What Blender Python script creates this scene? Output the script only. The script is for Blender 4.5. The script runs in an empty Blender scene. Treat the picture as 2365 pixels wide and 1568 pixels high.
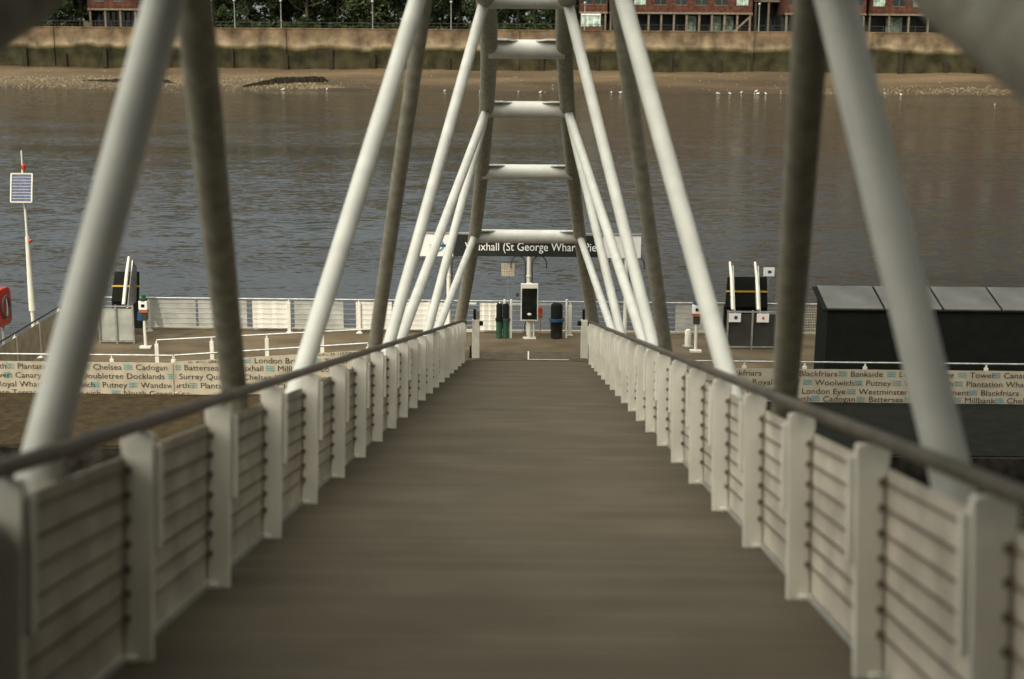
import bpy, math, random
from mathutils import Vector, Matrix, Euler
random.seed(7)
R = math.radians
scene = bpy.context.scene
C = scene.collection

# ------------------------------------------------------------------ camera
CAMZ = 10.2
YAW, PITCH, ROLL = R(0.83), R(12.66), R(0.40)
cam = bpy.data.cameras.new('camera')
cam.sensor_width = 36; cam.lens = 50
cam.clip_start = 0.05; cam.clip_end = 3000
cam.dof.use_dof = True; cam.dof.focus_distance = 41.0; cam.dof.aperture_fstop = 1.3
camo = bpy.data.objects.new('camera', cam); C.objects.link(camo)
CM = Matrix.Rotation(YAW, 3, 'Z') @ Matrix.Rotation(math.pi/2 - PITCH, 3, 'X') @ Matrix.Rotation(ROLL, 3, 'Z')
camo.matrix_world = Matrix.Translation((0, 0, CAMZ)) @ CM.to_4x4()
scene.camera = camo
FP = 3284.0
def ray(x, y): return CM @ Vector(((x-1182.5)/FP, -(y-784)/FP, -1))
def PY(x, y, Y):                      # point on the vertical plane at distance Y
    r = ray(x, y); t = Y/r.y; return Vector((r.x*t, Y, CAMZ+r.z*t))
def PZ(x, y, z):                      # point at height z
    r = ray(x, y); t = (z-CAMZ)/r.z; return Vector((r.x*t, r.y*t, z))

# ------------------------------------------------------------------ sky and sun
SUN_EL = R(36); SUN_A = 0.42            # rays travel along (0.42, 1) in plan
w = bpy.data.worlds.new('World'); scene.world = w; w.use_nodes = True
nt = w.node_tree; bg = nt.nodes['Background']
sky = nt.nodes.new('ShaderNodeTexSky'); sky.sky_type = 'NISHITA'; sky.sun_disc = False
sky.sun_elevation = SUN_EL
sd = Vector((-SUN_A, -1, 0)).normalized()
sky.sun_rotation = math.atan2(sd.x, sd.y)
sky.air_density = 1.2; sky.dust_density = 1.0; sky.ozone_density = 1.0
# broken cloud: bright on the sun's side and overhead, dull blue-grey to the north
tcw = nt.nodes.new('ShaderNodeTexCoord'); dp = nt.nodes.new('ShaderNodeVectorMath'); dp.operation = 'DOT_PRODUCT'
nt.links.new(tcw.outputs['Generated'], dp.inputs[0]); dp.inputs[1].default_value = Vector((-.42, -.45, .85)).normalized()
cn = nt.nodes.new('ShaderNodeTexNoise'); cn.inputs['Scale'].default_value = 2.5; cn.inputs['Detail'].default_value = 5; nt.links.new(tcw.outputs['Generated'], cn.inputs['Vector'])
am = nt.nodes.new('ShaderNodeMath'); am.operation = 'MULTIPLY_ADD'; am.inputs[1].default_value = .5; nt.links.new(cn.outputs['Fac'], am.inputs[0]); nt.links.new(dp.outputs['Value'], am.inputs[2])
mrw = nt.nodes.new('ShaderNodeMapRange'); mrw.inputs[1].default_value = .60; mrw.inputs[2].default_value = 1.15; mrw.inputs[3].default_value = 0; mrw.inputs[4].default_value = .92
nt.links.new(am.outputs[0], mrw.inputs[0])
dim = nt.nodes.new('ShaderNodeMix'); dim.data_type = 'RGBA'; dim.inputs[0].default_value = .75; nt.links.new(sky.outputs[0], dim.inputs[6]); dim.inputs[7].default_value = (2.1, 2.3, 2.42, 1)
mxw = nt.nodes.new('ShaderNodeMix'); mxw.data_type = 'RGBA'; nt.links.new(mrw.outputs[0], mxw.inputs[0]); sxw = nt.nodes.new('ShaderNodeSeparateXYZ'); nt.links.new(tcw.outputs['Generated'], sxw.inputs[0])
bank = nt.nodes.new('ShaderNodeMapRange'); bank.inputs[1].default_value = -.03; bank.inputs[2].default_value = .27; bank.inputs[3].default_value = 1; bank.inputs[4].default_value = .22; nt.links.new(sxw.outputs['X'], bank.inputs[0])
sc_ = nt.nodes.new('ShaderNodeVectorMath'); sc_.operation = 'SCALE'; nt.links.new(dim.outputs[2], sc_.inputs[0]); nt.links.new(bank.outputs[0], sc_.inputs['Scale'])
low = nt.nodes.new('ShaderNodeMapRange'); low.inputs[1].default_value = .15; low.inputs[2].default_value = .75; low.inputs[3].default_value = .25; low.inputs[4].default_value = 1; nt.links.new(sxw.outputs['Y'], low.inputs[0])
elv = nt.nodes.new('ShaderNodeMapRange'); elv.inputs[1].default_value = .10; elv.inputs[2].default_value = .45; nt.links.new(sxw.outputs['Z'], elv.inputs[0])
mxl = nt.nodes.new('ShaderNodeMath'); mxl.operation = 'MAXIMUM'; nt.links.new(low.outputs[0], mxl.inputs[0]); nt.links.new(elv.outputs[0], mxl.inputs[1])
sc2 = nt.nodes.new('ShaderNodeVectorMath'); sc2.operation = 'SCALE'; nt.links.new(sc_.outputs[0], sc2.inputs[0]); nt.links.new(mxl.outputs[0], sc2.inputs['Scale'])
nt.links.new(sc2.outputs[0], mxw.inputs[6]); mxw.inputs[7].default_value = (27, 25.8, 22.3, 1)
nt.links.new(mxw.outputs[2], bg.inputs[0]); bg.inputs[1].default_value = 0.15
sun = bpy.data.lights.new('sun', 'SUN'); sun.energy = 2.3; sun.angle = R(0.5); sun.color = (1, .9, .74)
suno = bpy.data.objects.new('sun', sun); C.objects.link(suno)
S = Vector((sd.x*math.cos(SUN_EL), sd.y*math.cos(SUN_EL), math.sin(SUN_EL)))
suno.rotation_euler = S.to_track_quat('Z', 'Y').to_euler(); suno.location = (0, 0, 60)
scene.view_settings.view_transform = 'Standard'; scene.view_settings.look = 'None'
scene.view_settings.gamma = 1; scene.view_settings.exposure = -0.15
scene.cycles.max_bounces = 6; scene.cycles.transparent_max_bounces = 24

# ------------------------------------------------------------------ materials
def mat(name, col, rough=.6, metal=0., var=.12, scale=3., bump=0., bscale=20., col2=None, stretch=(1,1,1), emit=None, spec=.5):
    m = bpy.data.materials.new(name); m.use_nodes = True
    n = m.node_tree.nodes; l = m.node_tree.links; b = n['Principled BSDF']
    b.inputs['Roughness'].default_value = rough; b.inputs['Metallic'].default_value = metal
    b.inputs['Specular IOR Level'].default_value = spec
    tc = n.new('ShaderNodeTexCoord'); mp = n.new('ShaderNodeMapping'); mp.inputs['Scale'].default_value = stretch
    l.new(tc.outputs['Object'], mp.inputs[0])
    no = n.new('ShaderNodeTexNoise'); no.inputs['Scale'].default_value = scale; no.inputs['Detail'].default_value = 6
    l.new(mp.outputs[0], no.inputs['Vector'])
    cr = n.new('ShaderNodeValToRGB')
    c2 = col2 or tuple(c*(1-var*2.2) for c in col); c1 = col if col2 else tuple(min(1, c*(1+var)) for c in col)
    cr.color_ramp.elements[0].position = .35; cr.color_ramp.elements[0].color = (*c2, 1)
    cr.color_ramp.elements[1].position = .68; cr.color_ramp.elements[1].color = (*c1, 1)
    l.new(no.outputs['Fac'], cr.inputs[0]); l.new(cr.outputs[0], b.inputs['Base Color'])
    if bump:
        nb = n.new('ShaderNodeTexNoise'); nb.inputs['Scale'].default_value = bscale; nb.inputs['Detail'].default_value = 4
        l.new(mp.outputs[0], nb.inputs['Vector'])
        bu = n.new('ShaderNodeBump'); bu.inputs['Strength'].default_value = bump; bu.inputs['Distance'].default_value = .02
        l.new(nb.outputs['Fac'], bu.inputs['Height']); l.new(bu.outputs[0], b.inputs['Normal'])
    if emit:
        b.inputs['Emission Color'].default_value = (*emit[0], 1); b.inputs['Emission Strength'].default_value = emit[1]
    return m
M = {}
M['white'] = mat('white_paint', (.76, .74, .65), .5, var=.06, scale=2.2, bump=.05)
M['tube'] = mat('tube_paint', (.63, .64, .59), .5, var=.05, scale=3.5, bump=.03)
M['cream'] = mat('cream_banner', (.47, .42, .32), .7, var=.06, scale=2)
M['whiteboard'] = mat('white_sheet', (.82, .80, .74), .6, var=.04)
M['ink'] = mat('dark_ink', (.05, .045, .035), .7)
M['aqua'] = mat('aqua_ink', (.10, .33, .36), .7)
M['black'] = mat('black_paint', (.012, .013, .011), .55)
M['dark'] = mat('dark_metal', (.045, .045, .04), .5)
M['steel'] = mat('galvanised', (.42, .43, .42), .38, metal=.5, scale=8)
M['rail'] = mat('handrail', (.10, .085, .064), .38, var=.2, scale=3)
M['gategrey'] = mat('gate_grey', (.40, .41, .37), .5, var=.1)
M['chord'] = mat('shaded_weathered_tube', (.33, .315, .25), .65, var=.16, scale=9, bump=.08, col2=(.225, .21, .16), spec=.3)  # mottled paint, darkened further to carry the shade on the undersides
M['kerb'] = mat('kerb_metal', (.42, .42, .38), .5)
M['rod'] = mat('tarnished_rod', (.16, .12, .085), .5)
M['signblack'] = mat('sign_black', (.012, .016, .014), .5)
M['signwhite'] = mat('sign_white', (.85, .84, .80), .5, var=.03)
M['blue'] = mat('blue_paint', (.02, .08, .19), .45)
M['red'] = mat('red_plastic', (.52, .035, .02), .45, var=.1)
M['orange'] = mat('orange_paint', (.42, .12, .03), .5)
M['yellow'] = mat('yellow_paint', (.65, .42, .05), .5)
M['green'] = mat('green_plastic', (.02, .085, .045), .5)
M['greybuoy'] = mat('grey_plastic', (.13, .10, .10), .6)
M['roof'] = mat('roof_sheet', (.16, .16, .15), .42, var=.12, scale=1.3, metal=.2)
M['brick'] = mat('brick', (.10, .043, .029), .9, var=.22, scale=1.4)
M['brickdark'] = mat('dark_brick', (.12, .055, .04), .9, var=.15, scale=.6)
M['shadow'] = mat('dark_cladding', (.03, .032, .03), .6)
M['glass'] = mat('window_glass', (.03, .04, .04), .12, scale=.3)
M['curtain'] = mat('curtained_window', (.45, .58, .50), .5, var=.3, scale=1.4)
M['column'] = mat('column_stone', (.20, .16, .12), .8)
M['lampglobe'] = mat('globe', (.5, .5, .46), .3)
M['bark'] = mat('bark', (.16, .13, .09), .9, bump=.3)
M['leafA'] = mat('leaf_dark', (.020, .034, .012), .7, var=.3, scale=.5)
M['leafB'] = mat('leaf_mid', (.042, .058, .018), .7, var=.3, scale=.7)
M['timber'] = mat('wet_timber', (.035, .03, .02), .8, bump=.3)
M['stone'] = mat('shingle_stone', (.26, .21, .135), .85, var=.3, scale=3, col2=(.05, .042, .025))
M['gull'] = mat('feathers', (.85, .83, .78), .7, var=.03)
M['beak'] = mat('beak', (.7, .45, .05), .6)
M['hull'] = mat('hull', (.03, .027, .022), .7, var=.3, bump=.2)
M['screen'] = mat('screen_glass', (.010, .012, .010), .10, var=0.3, scale=5)
M['flap'] = mat('worn_plate', (.10, .082, .058), .8, var=.15, scale=4)
M['grass'] = mat('rough_grass', (.06, .07, .025), .9, var=.3, scale=.5)
M['quay'] = mat('quay_paving', (.10, .09, .075), .85, var=.15, scale=1)

def deck_mat(name, c1, c2, plank, wave_amt=.35, axis='Y'):
    m = mat(name, c1, .8, var=.1, scale=1.1, bump=.25, bscale=60, col2=c2, stretch=(.8, 1, 1) if axis == 'Y' else (1, .6, 1))
    n = m.node_tree.nodes; l = m.node_tree.links; b = n['Principled BSDF']
    tc = n.new('ShaderNodeTexCoord'); sx = n.new('ShaderNodeSeparateXYZ'); l.new(tc.outputs['Object'], sx.inputs[0])
    mu = n.new('ShaderNodeMath'); mu.operation = 'MULTIPLY'; mu.inputs[1].default_value = 1/plank; l.new(sx.outputs[axis], mu.inputs[0])
    fr = n.new('ShaderNodeMath'); fr.operation = 'FRACT'; l.new(mu.outputs[0], fr.inputs[0])
    gt = n.new('ShaderNodeMath'); gt.operation = 'GREATER_THAN'; gt.inputs[1].default_value = .10; l.new(fr.outputs[0], gt.inputs[0])
    fl = n.new('ShaderNodeMath'); fl.operation = 'FLOOR'; l.new(mu.outputs[0], fl.inputs[0])
    wn = n.new('ShaderNodeTexWhiteNoise'); wn.noise_dimensions = '1D'; l.new(fl.outputs[0], wn.inputs['W'])
    a = n.new('ShaderNodeMath'); a.operation = 'MULTIPLY_ADD'; a.inputs[1].default_value = wave_amt; a.inputs[2].default_value = 1-wave_amt/2; l.new(wn.outputs['Value'], a.inputs[0])
    g = n.new('ShaderNodeMath'); g.operation = 'MULTIPLY_ADD'; g.inputs[1].default_value = .35; g.inputs[2].default_value = .65; l.new(gt.outputs[0], g.inputs[0])
    mm = n.new('ShaderNodeMath'); mm.operation = 'MULTIPLY'; l.new(a.outputs[0], mm.inputs[0]); l.new(g.outputs[0], mm.inputs[1])
    src = b.inputs['Base Color'].links[0].from_socket
    vm = n.new('ShaderNodeVectorMath'); vm.operation = 'SCALE'; l.new(src, vm.inputs[0]); l.new(mm.outputs[0], vm.inputs['Scale'])
    l.new(vm.outputs[0], b.inputs['Base Color'])
    return m
M['deck'] = deck_mat('gangway_boards', (.128, .108, .076), (.098, .082, .057), .14, .16)
M['pdeck'] = deck_mat('pontoon_boards', (.15, .118, .076), (.09, .072, .047), .14, .15, 'Y')
M['rust'] = mat('rusty_plate', (.060, .044, .023), .85, var=.2, scale=5, bump=.2, col2=(.032, .025, .014))

def perforated(name, col, scale, radius, tint=.0):
    m = mat(name, col, .6, var=.12)
    n = m.node_tree.nodes; l = m.node_tree.links; b = n['Principled BSDF']; out = n['Material Output']
    tc = n.new('ShaderNodeTexCoord'); v = n.new('ShaderNodeTexVoronoi'); v.inputs['Scale'].default_value = scale
    v.inputs['Randomness'].default_value = 0
    l.new(tc.outputs['Object'], v.inputs['Vector'])
    gt = n.new('ShaderNodeMath'); gt.operation = 'LESS_THAN'; gt.inputs[1].default_value = radius; l.new(v.outputs['Distance'], gt.inputs[0])
    tr = n.new('ShaderNodeBsdfTransparent'); mx = n.new('ShaderNodeMixShader')
    l.new(gt.outputs[0], mx.inputs[0]); l.new(b.outputs[0], mx.inputs[1]); l.new(tr.outputs[0], mx.inputs[2]); l.new(mx.outputs[0], out.inputs['Surface'])
    return m
M['mesh'] = perforated('perforated_sheet', (.64, .59, .49), 32, .35)
M['backmesh'] = perforated('fine_mesh', (.52, .45, .32), 20, .40)

def glassy(name, f=.65, col=(.75, .8, .78)):
    m = bpy.data.materials.new(name); m.use_nodes = True
    n = m.node_tree.nodes; l = m.node_tree.links; b = n['Principled BSDF']; out = n['Material Output']
    b.inputs['Base Color'].default_value = (.60, .60, .54, 1); b.inputs['Roughness'].default_value = .25
    no = n.new('ShaderNodeTexNoise'); no.inputs['Scale'].default_value = 2.5; tc = n.new('ShaderNodeTexCoord'); l.new(tc.outputs['Object'], no.inputs[0])
    mr = n.new('ShaderNodeMapRange'); mr.inputs[1].default_value = .3; mr.inputs[2].default_value = .7; mr.inputs[3].default_value = f-.15; mr.inputs[4].default_value = f+.15
    l.new(no.outputs['Fac'], mr.inputs[0])
    tr = n.new('ShaderNodeBsdfTransparent'); tr.inputs[0].default_value = (*col, 1); mx = n.new('ShaderNodeMixShader')
    l.new(mr.outputs[0], mx.inputs[0]); l.new(b.outputs[0], mx.inputs[1]); l.new(tr.outputs[0], mx.inputs[2]); l.new(mx.outputs[0], out.inputs['Surface'])
    return m
M['perspex'] = glassy('scratched_perspex', .32)

def water_mat():
    m = bpy.data.materials.new('river_water'); m.use_nodes = True
    n = m.node_tree.nodes; l = m.node_tree.links; b = n['Principled BSDF']
    tc = n.new('ShaderNodeTexCoord')
    b.inputs['Base Color'].default_value = (.040, .036, .026, 1)
    b.inputs['Roughness'].default_value = .12; b.inputs['IOR'].default_value = 1.33
    def layer(scale, stretch, det, rot, amp):
        mp = n.new('ShaderNodeMapping'); mp.inputs['Scale'].default_value = stretch; mp.inputs['Rotation'].default_value = (0, 0, rot); l.new(tc.outputs['Object'], mp.inputs[0])
        no = n.new('ShaderNodeTexNoise'); no.inputs['Scale'].default_value = scale; no.inputs['Detail'].default_value = det; no.inputs['Roughness'].default_value = .6
        l.new(mp.outputs[0], no.inputs['Vector'])
        su = n.new('ShaderNodeVectorMath'); su.operation = 'SUBTRACT'; su.inputs[1].default_value = (.5, .5, .5); l.new(no.outputs['Color'], su.inputs[0])
        sc = n.new('ShaderNodeVectorMath'); sc.operation = 'MULTIPLY'; sc.inputs[1].default_value = (amp*.6, amp, 0); l.new(su.outputs[0], sc.inputs[0]); return sc, no
    a, _ = layer(2.6, (.6, 1.5, 1), 5, .12, .58); c, _ = layer(.45, (.5, 1.5, 1), 6, -.10, .20); _, d = layer(.05, (.35, 1.3, 1), 5, .15, 1)
    ad = n.new('ShaderNodeVectorMath'); ad.operation = 'ADD'; l.new(a.outputs[0], ad.inputs[0]); l.new(c.outputs[0], ad.inputs[1])
    mr = n.new('ShaderNodeMapRange'); mr.inputs[1].default_value = .38; mr.inputs[2].default_value = .62; mr.inputs[3].default_value = .25; mr.inputs[4].default_value = 1.5; l.new(d.outputs['Fac'], mr.inputs[0])
    sc = n.new('ShaderNodeVectorMath'); sc.operation = 'SCALE'; l.new(ad.outputs[0], sc.inputs[0]); l.new(mr.outputs[0], sc.inputs['Scale'])
    up = n.new('ShaderNodeVectorMath'); up.operation = 'ADD'; up.inputs[1].default_value = (0, 0, 1); l.new(sc.outputs[0], up.inputs[0])
    nm = n.new('ShaderNodeVectorMath'); nm.operation = 'NORMALIZE'; l.new(up.outputs[0], nm.inputs[0]); l.new(nm.outputs[0], b.inputs['Normal'])
    return m
M['water'] = water_mat()

def wall_mat():                         # embankment: stone above, weed below (Object z)
    m = bpy.data.materials.new('river_wall'); m.use_nodes = True
    n = m.node_tree.nodes; l = m.node_tree.links; b = n['Principled BSDF']; b.inputs['Roughness'].default_value = .9
    tc = n.new('ShaderNodeTexCoord'); sx = n.new('ShaderNodeSeparateXYZ'); l.new(tc.outputs['Object'], sx.inputs[0])
    n1 = n.new('ShaderNodeTexNoise'); n1.inputs['Scale'].default_value = .16; n1.inputs['Detail'].default_value = 8; l.new(tc.outputs['Object'], n1.inputs[0])
    mp = n.new('ShaderNodeMapping'); mp.inputs['Scale'].default_value = (.9, 1, .8); l.new(tc.outputs['Object'], mp.inputs[0])
    n2 = n.new('ShaderNodeTexNoise'); n2.inputs['Scale'].default_value = .5; n2.inputs['Detail'].default_value = 7; l.new(mp.outputs[0], n2.inputs[0])
    ma = n.new('ShaderNodeMath'); ma.operation = 'MULTIPLY_ADD'; ma.inputs[1].default_value = 2.2; l.new(n1.outputs['Fac'], ma.inputs[0]); l.new(sx.outputs['Z'], ma.inputs[2])
    cr = n.new('ShaderNodeValToRGB'); e = cr.color_ramp.elements
    mr = n.new('ShaderNodeMapRange'); mr.inputs[1].default_value = 2.0; mr.inputs[2].default_value = 10; l.new(ma.outputs[0], mr.inputs[0]); l.new(mr.outputs[0], cr.inputs[0])
    e[0].position = 0; e[0].color = (.060, .050, .022, 1); e[1].position = 1; e[1].color = (.17, .12, .07, 1)
    for p, c in ((.30, (.046, .041, .022, 1)), (.56, (.030, .031, .015, 1)), (.61, (.13, .10, .045, 1)), (.66, (.27, .22, .15, 1)), (.74, (.21, .158, .10, 1)), (.88, (.16, .115, .072, 1))):
        x = e.new(p); x.color = c
    r2 = n.new('ShaderNodeMapRange'); r2.inputs[1].default_value = .3; r2.inputs[2].default_value = .7; r2.inputs[3].default_value = .35; r2.inputs[4].default_value = 1.4
    l.new(n2.outputs['Fac'], r2.inputs[0])
    vm = n.new('ShaderNodeVectorMath'); vm.operation = 'SCALE'; l.new(cr.outputs[0], vm.inputs[0]); l.new(r2.outputs[0], vm.inputs['Scale']); l.new(vm.outputs[0], b.inputs['Base Color'])
    bu = n.new('ShaderNodeBump'); bu.inputs['Distance'].default_value = .3; l.new(n2.outputs['Fac'], bu.inputs['Height']); l.new(bu.outputs[0], b.inputs['Normal'])
    return m
M['rwall'] = wall_mat()
M['mud'] = mat('river_mud', (.15, .108, .062), .55, var=.2, scale=.12, bump=.3, bscale=1.5, col2=(.078, .057, .034), stretch=(.35, 1.6, 1))

def wet(m):
    n = m.node_tree.nodes; l = m.node_tree.links; b = n['Principled BSDF']
    tc = n.new('ShaderNodeTexCoord'); sx = n.new('ShaderNodeSeparateXYZ'); l.new(tc.outputs['Object'], sx.inputs[0])
    no = n.new('ShaderNodeTexNoise'); no.inputs['Scale'].default_value = .15; no.inputs['Detail'].default_value = 6; l.new(tc.outputs['Object'], no.inputs[0])
    ma = n.new('ShaderNodeMath'); ma.operation = 'MULTIPLY_ADD'; ma.inputs[1].default_value = 1.2; l.new(no.outputs['Fac'], ma.inputs[0]); l.new(sx.outputs['Z'], ma.inputs[2])
    mr = n.new('ShaderNodeMapRange'); mr.inputs[1].default_value = .55; mr.inputs[2].default_value = 2.4; mr.inputs[3].default_value = .38; mr.inputs[4].default_value = 1.0; l.new(ma.outputs[0], mr.inputs[0])
    src = b.inputs['Base Color'].links[0].from_socket; vm = n.new('ShaderNodeVectorMath'); vm.operation = 'SCALE'; l.new(src, vm.inputs[0]); l.new(mr.outputs[0], vm.inputs['Scale']); l.new(vm.outputs[0], b.inputs['Base Color'])
wet(M['mud'])

for nm, sp in (('rust', .08), ('pdeck', .1), ('flap', .12), ('black', .10), ('brick', .15), ('brickdark', .15), ('hull', .1), ('mud', .22), ('deck', .2), ('timber', .12), ('stone', .15), ('rail', .3), ('shadow', .12), ('leafA', .15), ('leafB', .15), ('column', .2), ('grass', .1), ('cream', .2), ('roof', .35), ('rwall', .1)):
    M[nm].node_tree.nodes['Principled BSDF'].inputs['Specular IOR Level'].default_value = sp
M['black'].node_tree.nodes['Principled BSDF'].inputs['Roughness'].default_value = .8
# ------------------------------------------------------------------ mesh helpers
class MB:
    def __init__(s): s.v = []; s.f = []; s.sm = []; s.mi = []; s.cur = 0
    def add(s, vs, fs, smooth=False):
        o = len(s.v); s.v += [tuple(v) for v in vs]
        for f in fs: s.f.append([o+i for i in f]); s.sm.append(smooth); s.mi.append(s.cur)
        return s
    def box(s, x0, x1, y0, y1, z0, z1):
        return s.add([(x0,y0,z0),(x1,y0,z0),(x1,y1,z0),(x0,y1,z0),(x0,y0,z1),(x1,y0,z1),(x1,y1,z1),(x0,y1,z1)],
                     [(3,2,1,0),(4,5,6,7),(0,1,5,4),(1,2,6,5),(2,3,7,6),(3,0,4,7)])
    def bar(s, a, b, wx, wz, up=(0, 0, 1)):
        a = Vector(a); b = Vector(b); d = (b-a).normalized(); r = d.cross(Vector(up))
        if r.length < 1e-4: r = Vector((1, 0, 0))
        r.normalize(); u = r.cross(d); vs = []
        for p in (a, b):
            for i, j in ((-1,-1),(1,-1),(1,1),(-1,1)): vs.append(p+r*wx/2*i+u*wz/2*j)
        return s.add(vs, [(0,1,2,3),(7,6,5,4),(0,4,5,1),(1,5,6,2),(2,6,7,3),(3,7,4,0)])
    def tube(s, pts, rad, n=14, caps=True):
        pts = [Vector(p) for p in pts]; rr = rad if isinstance(rad, (list, tuple)) else [rad]*len(pts)
        vs = []; prev = None
        for i, p in enumerate(pts):
            d = (pts[min(i+1, len(pts)-1)]-pts[max(i-1, 0)]).normalized()
            if prev is None:
                r = d.orthogonal().normalized()
            else: r = (prev-d*prev.dot(d)).normalized()
            prev = r; u = d.cross(r)
            for k in range(n):
                t = 2*math.pi*k/n; vs.append(p+(r*math.cos(t)+u*math.sin(t))*rr[i])
        fs = [(i*n+k, i*n+(k+1) % n, (i+1)*n+(k+1) % n, (i+1)*n+k) for i in range(len(pts)-1) for k in range(n)]
        s.add(vs, fs, True)
        if caps:
            s.add(vs[:n], [tuple(reversed(range(n)))]); s.add(vs[-n:], [tuple(range(n))])
        return s
    def ball(s, c, r, nu=12, nv=8, sc=(1, 1, 1)):
        vs = []; 
        for i in range(nv+1):
            ph = math.pi*i/nv
            for k in range(nu):
                t = 2*math.pi*k/nu
                vs.append((c[0]+r*sc[0]*math.sin(ph)*math.cos(t), c[1]+r*sc[1]*math.sin(ph)*math.sin(t), c[2]+r*sc[2]*math.cos(ph)))
        return s.add(vs, [(i*nu+k, (i+1)*nu+k, (i+1)*nu+(k+1) % nu, i*nu+(k+1) % nu) for i in range(nv) for k in range(nu)], True)
    def poly(s, pts, off):              # extruded polygon
        n = len(pts); o = Vector(off); vs = [Vector(p) for p in pts]+[Vector(p)+o for p in pts]
        return s.add(vs, [tuple(range(n)), tuple(reversed(range(n, 2*n)))]+[(i, i+n, (i+1) % n+n, (i+1) % n) for i in range(n)])
    def build(s, name, m, parent=None, bevel=0):
        me = bpy.data.meshes.new(name); me.from_pydata(s.v, [], s.f)
        for mm in (m if isinstance(m, list) else [m]): me.materials.append(M[mm])
        for p, a, b in zip(me.polygons, s.sm, s.mi): p.use_smooth = a; p.material_index = b
        me.update(); o = bpy.data.objects.new(name, me); C.objects.link(o)
        if parent: o.parent = parent
        if bevel:
            mod = o.modifiers.new('bevel', 'BEVEL'); mod.width = bevel; mod.segments = 2; mod.limit_method = 'ANGLE'
        return o
def tag(o, label, cat, group=None, kind=None):
    if label: o['label'] = label
    if cat: o['category'] = cat
    if group: o['group'] = group
    if kind: o['kind'] = kind
    return o
def thing(name, loc, label, cat, group=None, rz=0):
    o = bpy.data.objects.new(name, None); C.objects.link(o); o.location = loc; o.rotation_euler = (0, 0, rz); o.empty_display_size = .3
    return tag(o, label, cat, group)
def copy_tree(o, parent=None):
    c = o.copy(); C.objects.link(c)
    if parent: c.parent = parent
    for ch in list(o.children): copy_tree(ch, c)
    return c
_tc = {}
def text_geo(sx):
    if sx in _tc: return _tc[sx]
    cu = bpy.data.curves.new('t', 'FONT'); cu.body = sx; cu.size = 1; cu.resolution_u = 3
    ob = bpy.data.objects.new('t', cu); C.objects.link(ob)
    me = ob.to_mesh(); vs = [v.co.copy() for v in me.vertices]; fs = [tuple(p.vertices) for p in me.polygons]
    ob.to_mesh_clear(); C.objects.unlink(ob); bpy.data.objects.remove(ob); bpy.data.curves.remove(cu)
    wd = max(v.x for v in vs)
    _tc[sx] = (vs, fs, wd); return _tc[sx]
def put_text(mb, sx, x, z, size, fn, ws=1.0):     # fn(x,z) -> 3d point
    vs, fs, wd = text_geo(sx)
    mb.add([fn(x+v.x*size*ws, z+v.y*size) for v in vs], fs)
    return wd*size*ws

# ------------------------------------------------------------------ the setting
def struct(o): o['kind'] = 'structure'; return o
DZ = 1.1                                           # pontoon deck height
struct(MB().add([(-700, -3.5, 0), (700, -3.5, 0), (700, 212, 0), (-700, 212, 0)], [(0, 1, 2, 3)]).build('water', 'water'))
# far foreshore: a grid sheet with relief, rising to the wall
def shore_h(x, y):
    t = (y-205)/25.0
    h = -0.35+2.75*max(0, t)**1.15 if t > 0 else -0.35
    h += .10*math.sin(x*.21+y*.3)+.06*math.sin(x*.63-y*.8)
    if x < -26:                                    # shingle bar on the left
        k = min(1, (-26-x)/14); h += k*.55*math.exp(-((y-214)/4.5)**2)
    if x > 38: h += min(1, (x-38)/15)*.35*math.exp(-((y-212)/4)**2)
    return h
m = MB(); nx, ny = 240, 28; X0, X1 = -240, 240
for j in range(ny+1):
    for i in range(nx+1):
        x = X0+(X1-X0)*i/nx; y = 203+(230.5-203)*j/ny; m.v.append((x, y, shore_h(x, y)))
for j in range(ny):
    for i in range(nx):
        a = j*(nx+1)+i; m.f.append([a, a+1, a+nx+2, a+nx+1]); m.sm.append(True); m.mi.append(0)
struct(m.build('foreshore', 'mud'))
FZ = 8.55
struct(MB().add([(-700, 230.6, FZ-.1), (700, 230.6, FZ-.1), (700, 900, FZ-.1), (-700, 900, FZ-.1)], [(0, 1, 2, 3)]).build('far_ground', 'grass'))
tag(MB().box(-700, 700, 230, 230.6, 1.2, FZ).box(-700, 700, 229.9, 230.7, FZ, FZ+.18).build('river_wall', 'rwall'), 'long weathered river wall on the far bank, pale stone above green weed', 'river wall')
rw = bpy.data.objects['river_wall']; rf = random.Random(4)
for k in range(34):
    x = -118+k*7+rf.uniform(-2, 2); w_ = rf.uniform(.15, .4); h_ = rf.uniform(4.2, 5.6)
    MB().box(x-w_, x+w_, 229.6, 229.98, 1.8, h_).build('fender', 'timber', rw)
for k in range(13):
    x = -114+k*18.5; MB().box(x-.5, x+.5, 229.75, 229.99, 1.8, 8.5).build('buttress', 'rwall', rw)
# near quay behind the camera
struct(MB().box(-400, 400, -120, -3.5, -1, 8.45).build('quay', 'quay'))

# building on the quay behind the photographer: it shades the gangway
def tower(x0, x1, y0, y1, h, label):
    t = thing('apartment_tower', ((x0+x1)/2, (y0+y1)/2, 8.45), label, 'building')
    cx, cy = t.location.x, t.location.y
    MB().box(x0-cx, x1-cx, y0-cy, y1-cy, 0, h).build('wall', 'column', t)
    MB().box(x0-cx-.4, x1-cx+.4, y0-cy-.4, y1-cy+.4, h, h+.8).build('roof', 'roof', t)
    wm = MB(); k = 0
    for f in range(int(h/3.3)):
        wm.box(x0-cx+1, x1-cx-1, y1-cy, y1-cy+.05, f*3.3+.9, f*3.3+2.7)
    wm.build('window', 'glass', t)
tower(-62, 62, -50, -22, 11, 'unseen low block added on the quay to cut the low sky light')  # added block, holds back low sky light behind the gangway head
tower(-68.3, 24, -150, -120, 132, 'tall riverside apartment tower standing behind the top of the gangway')

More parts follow.
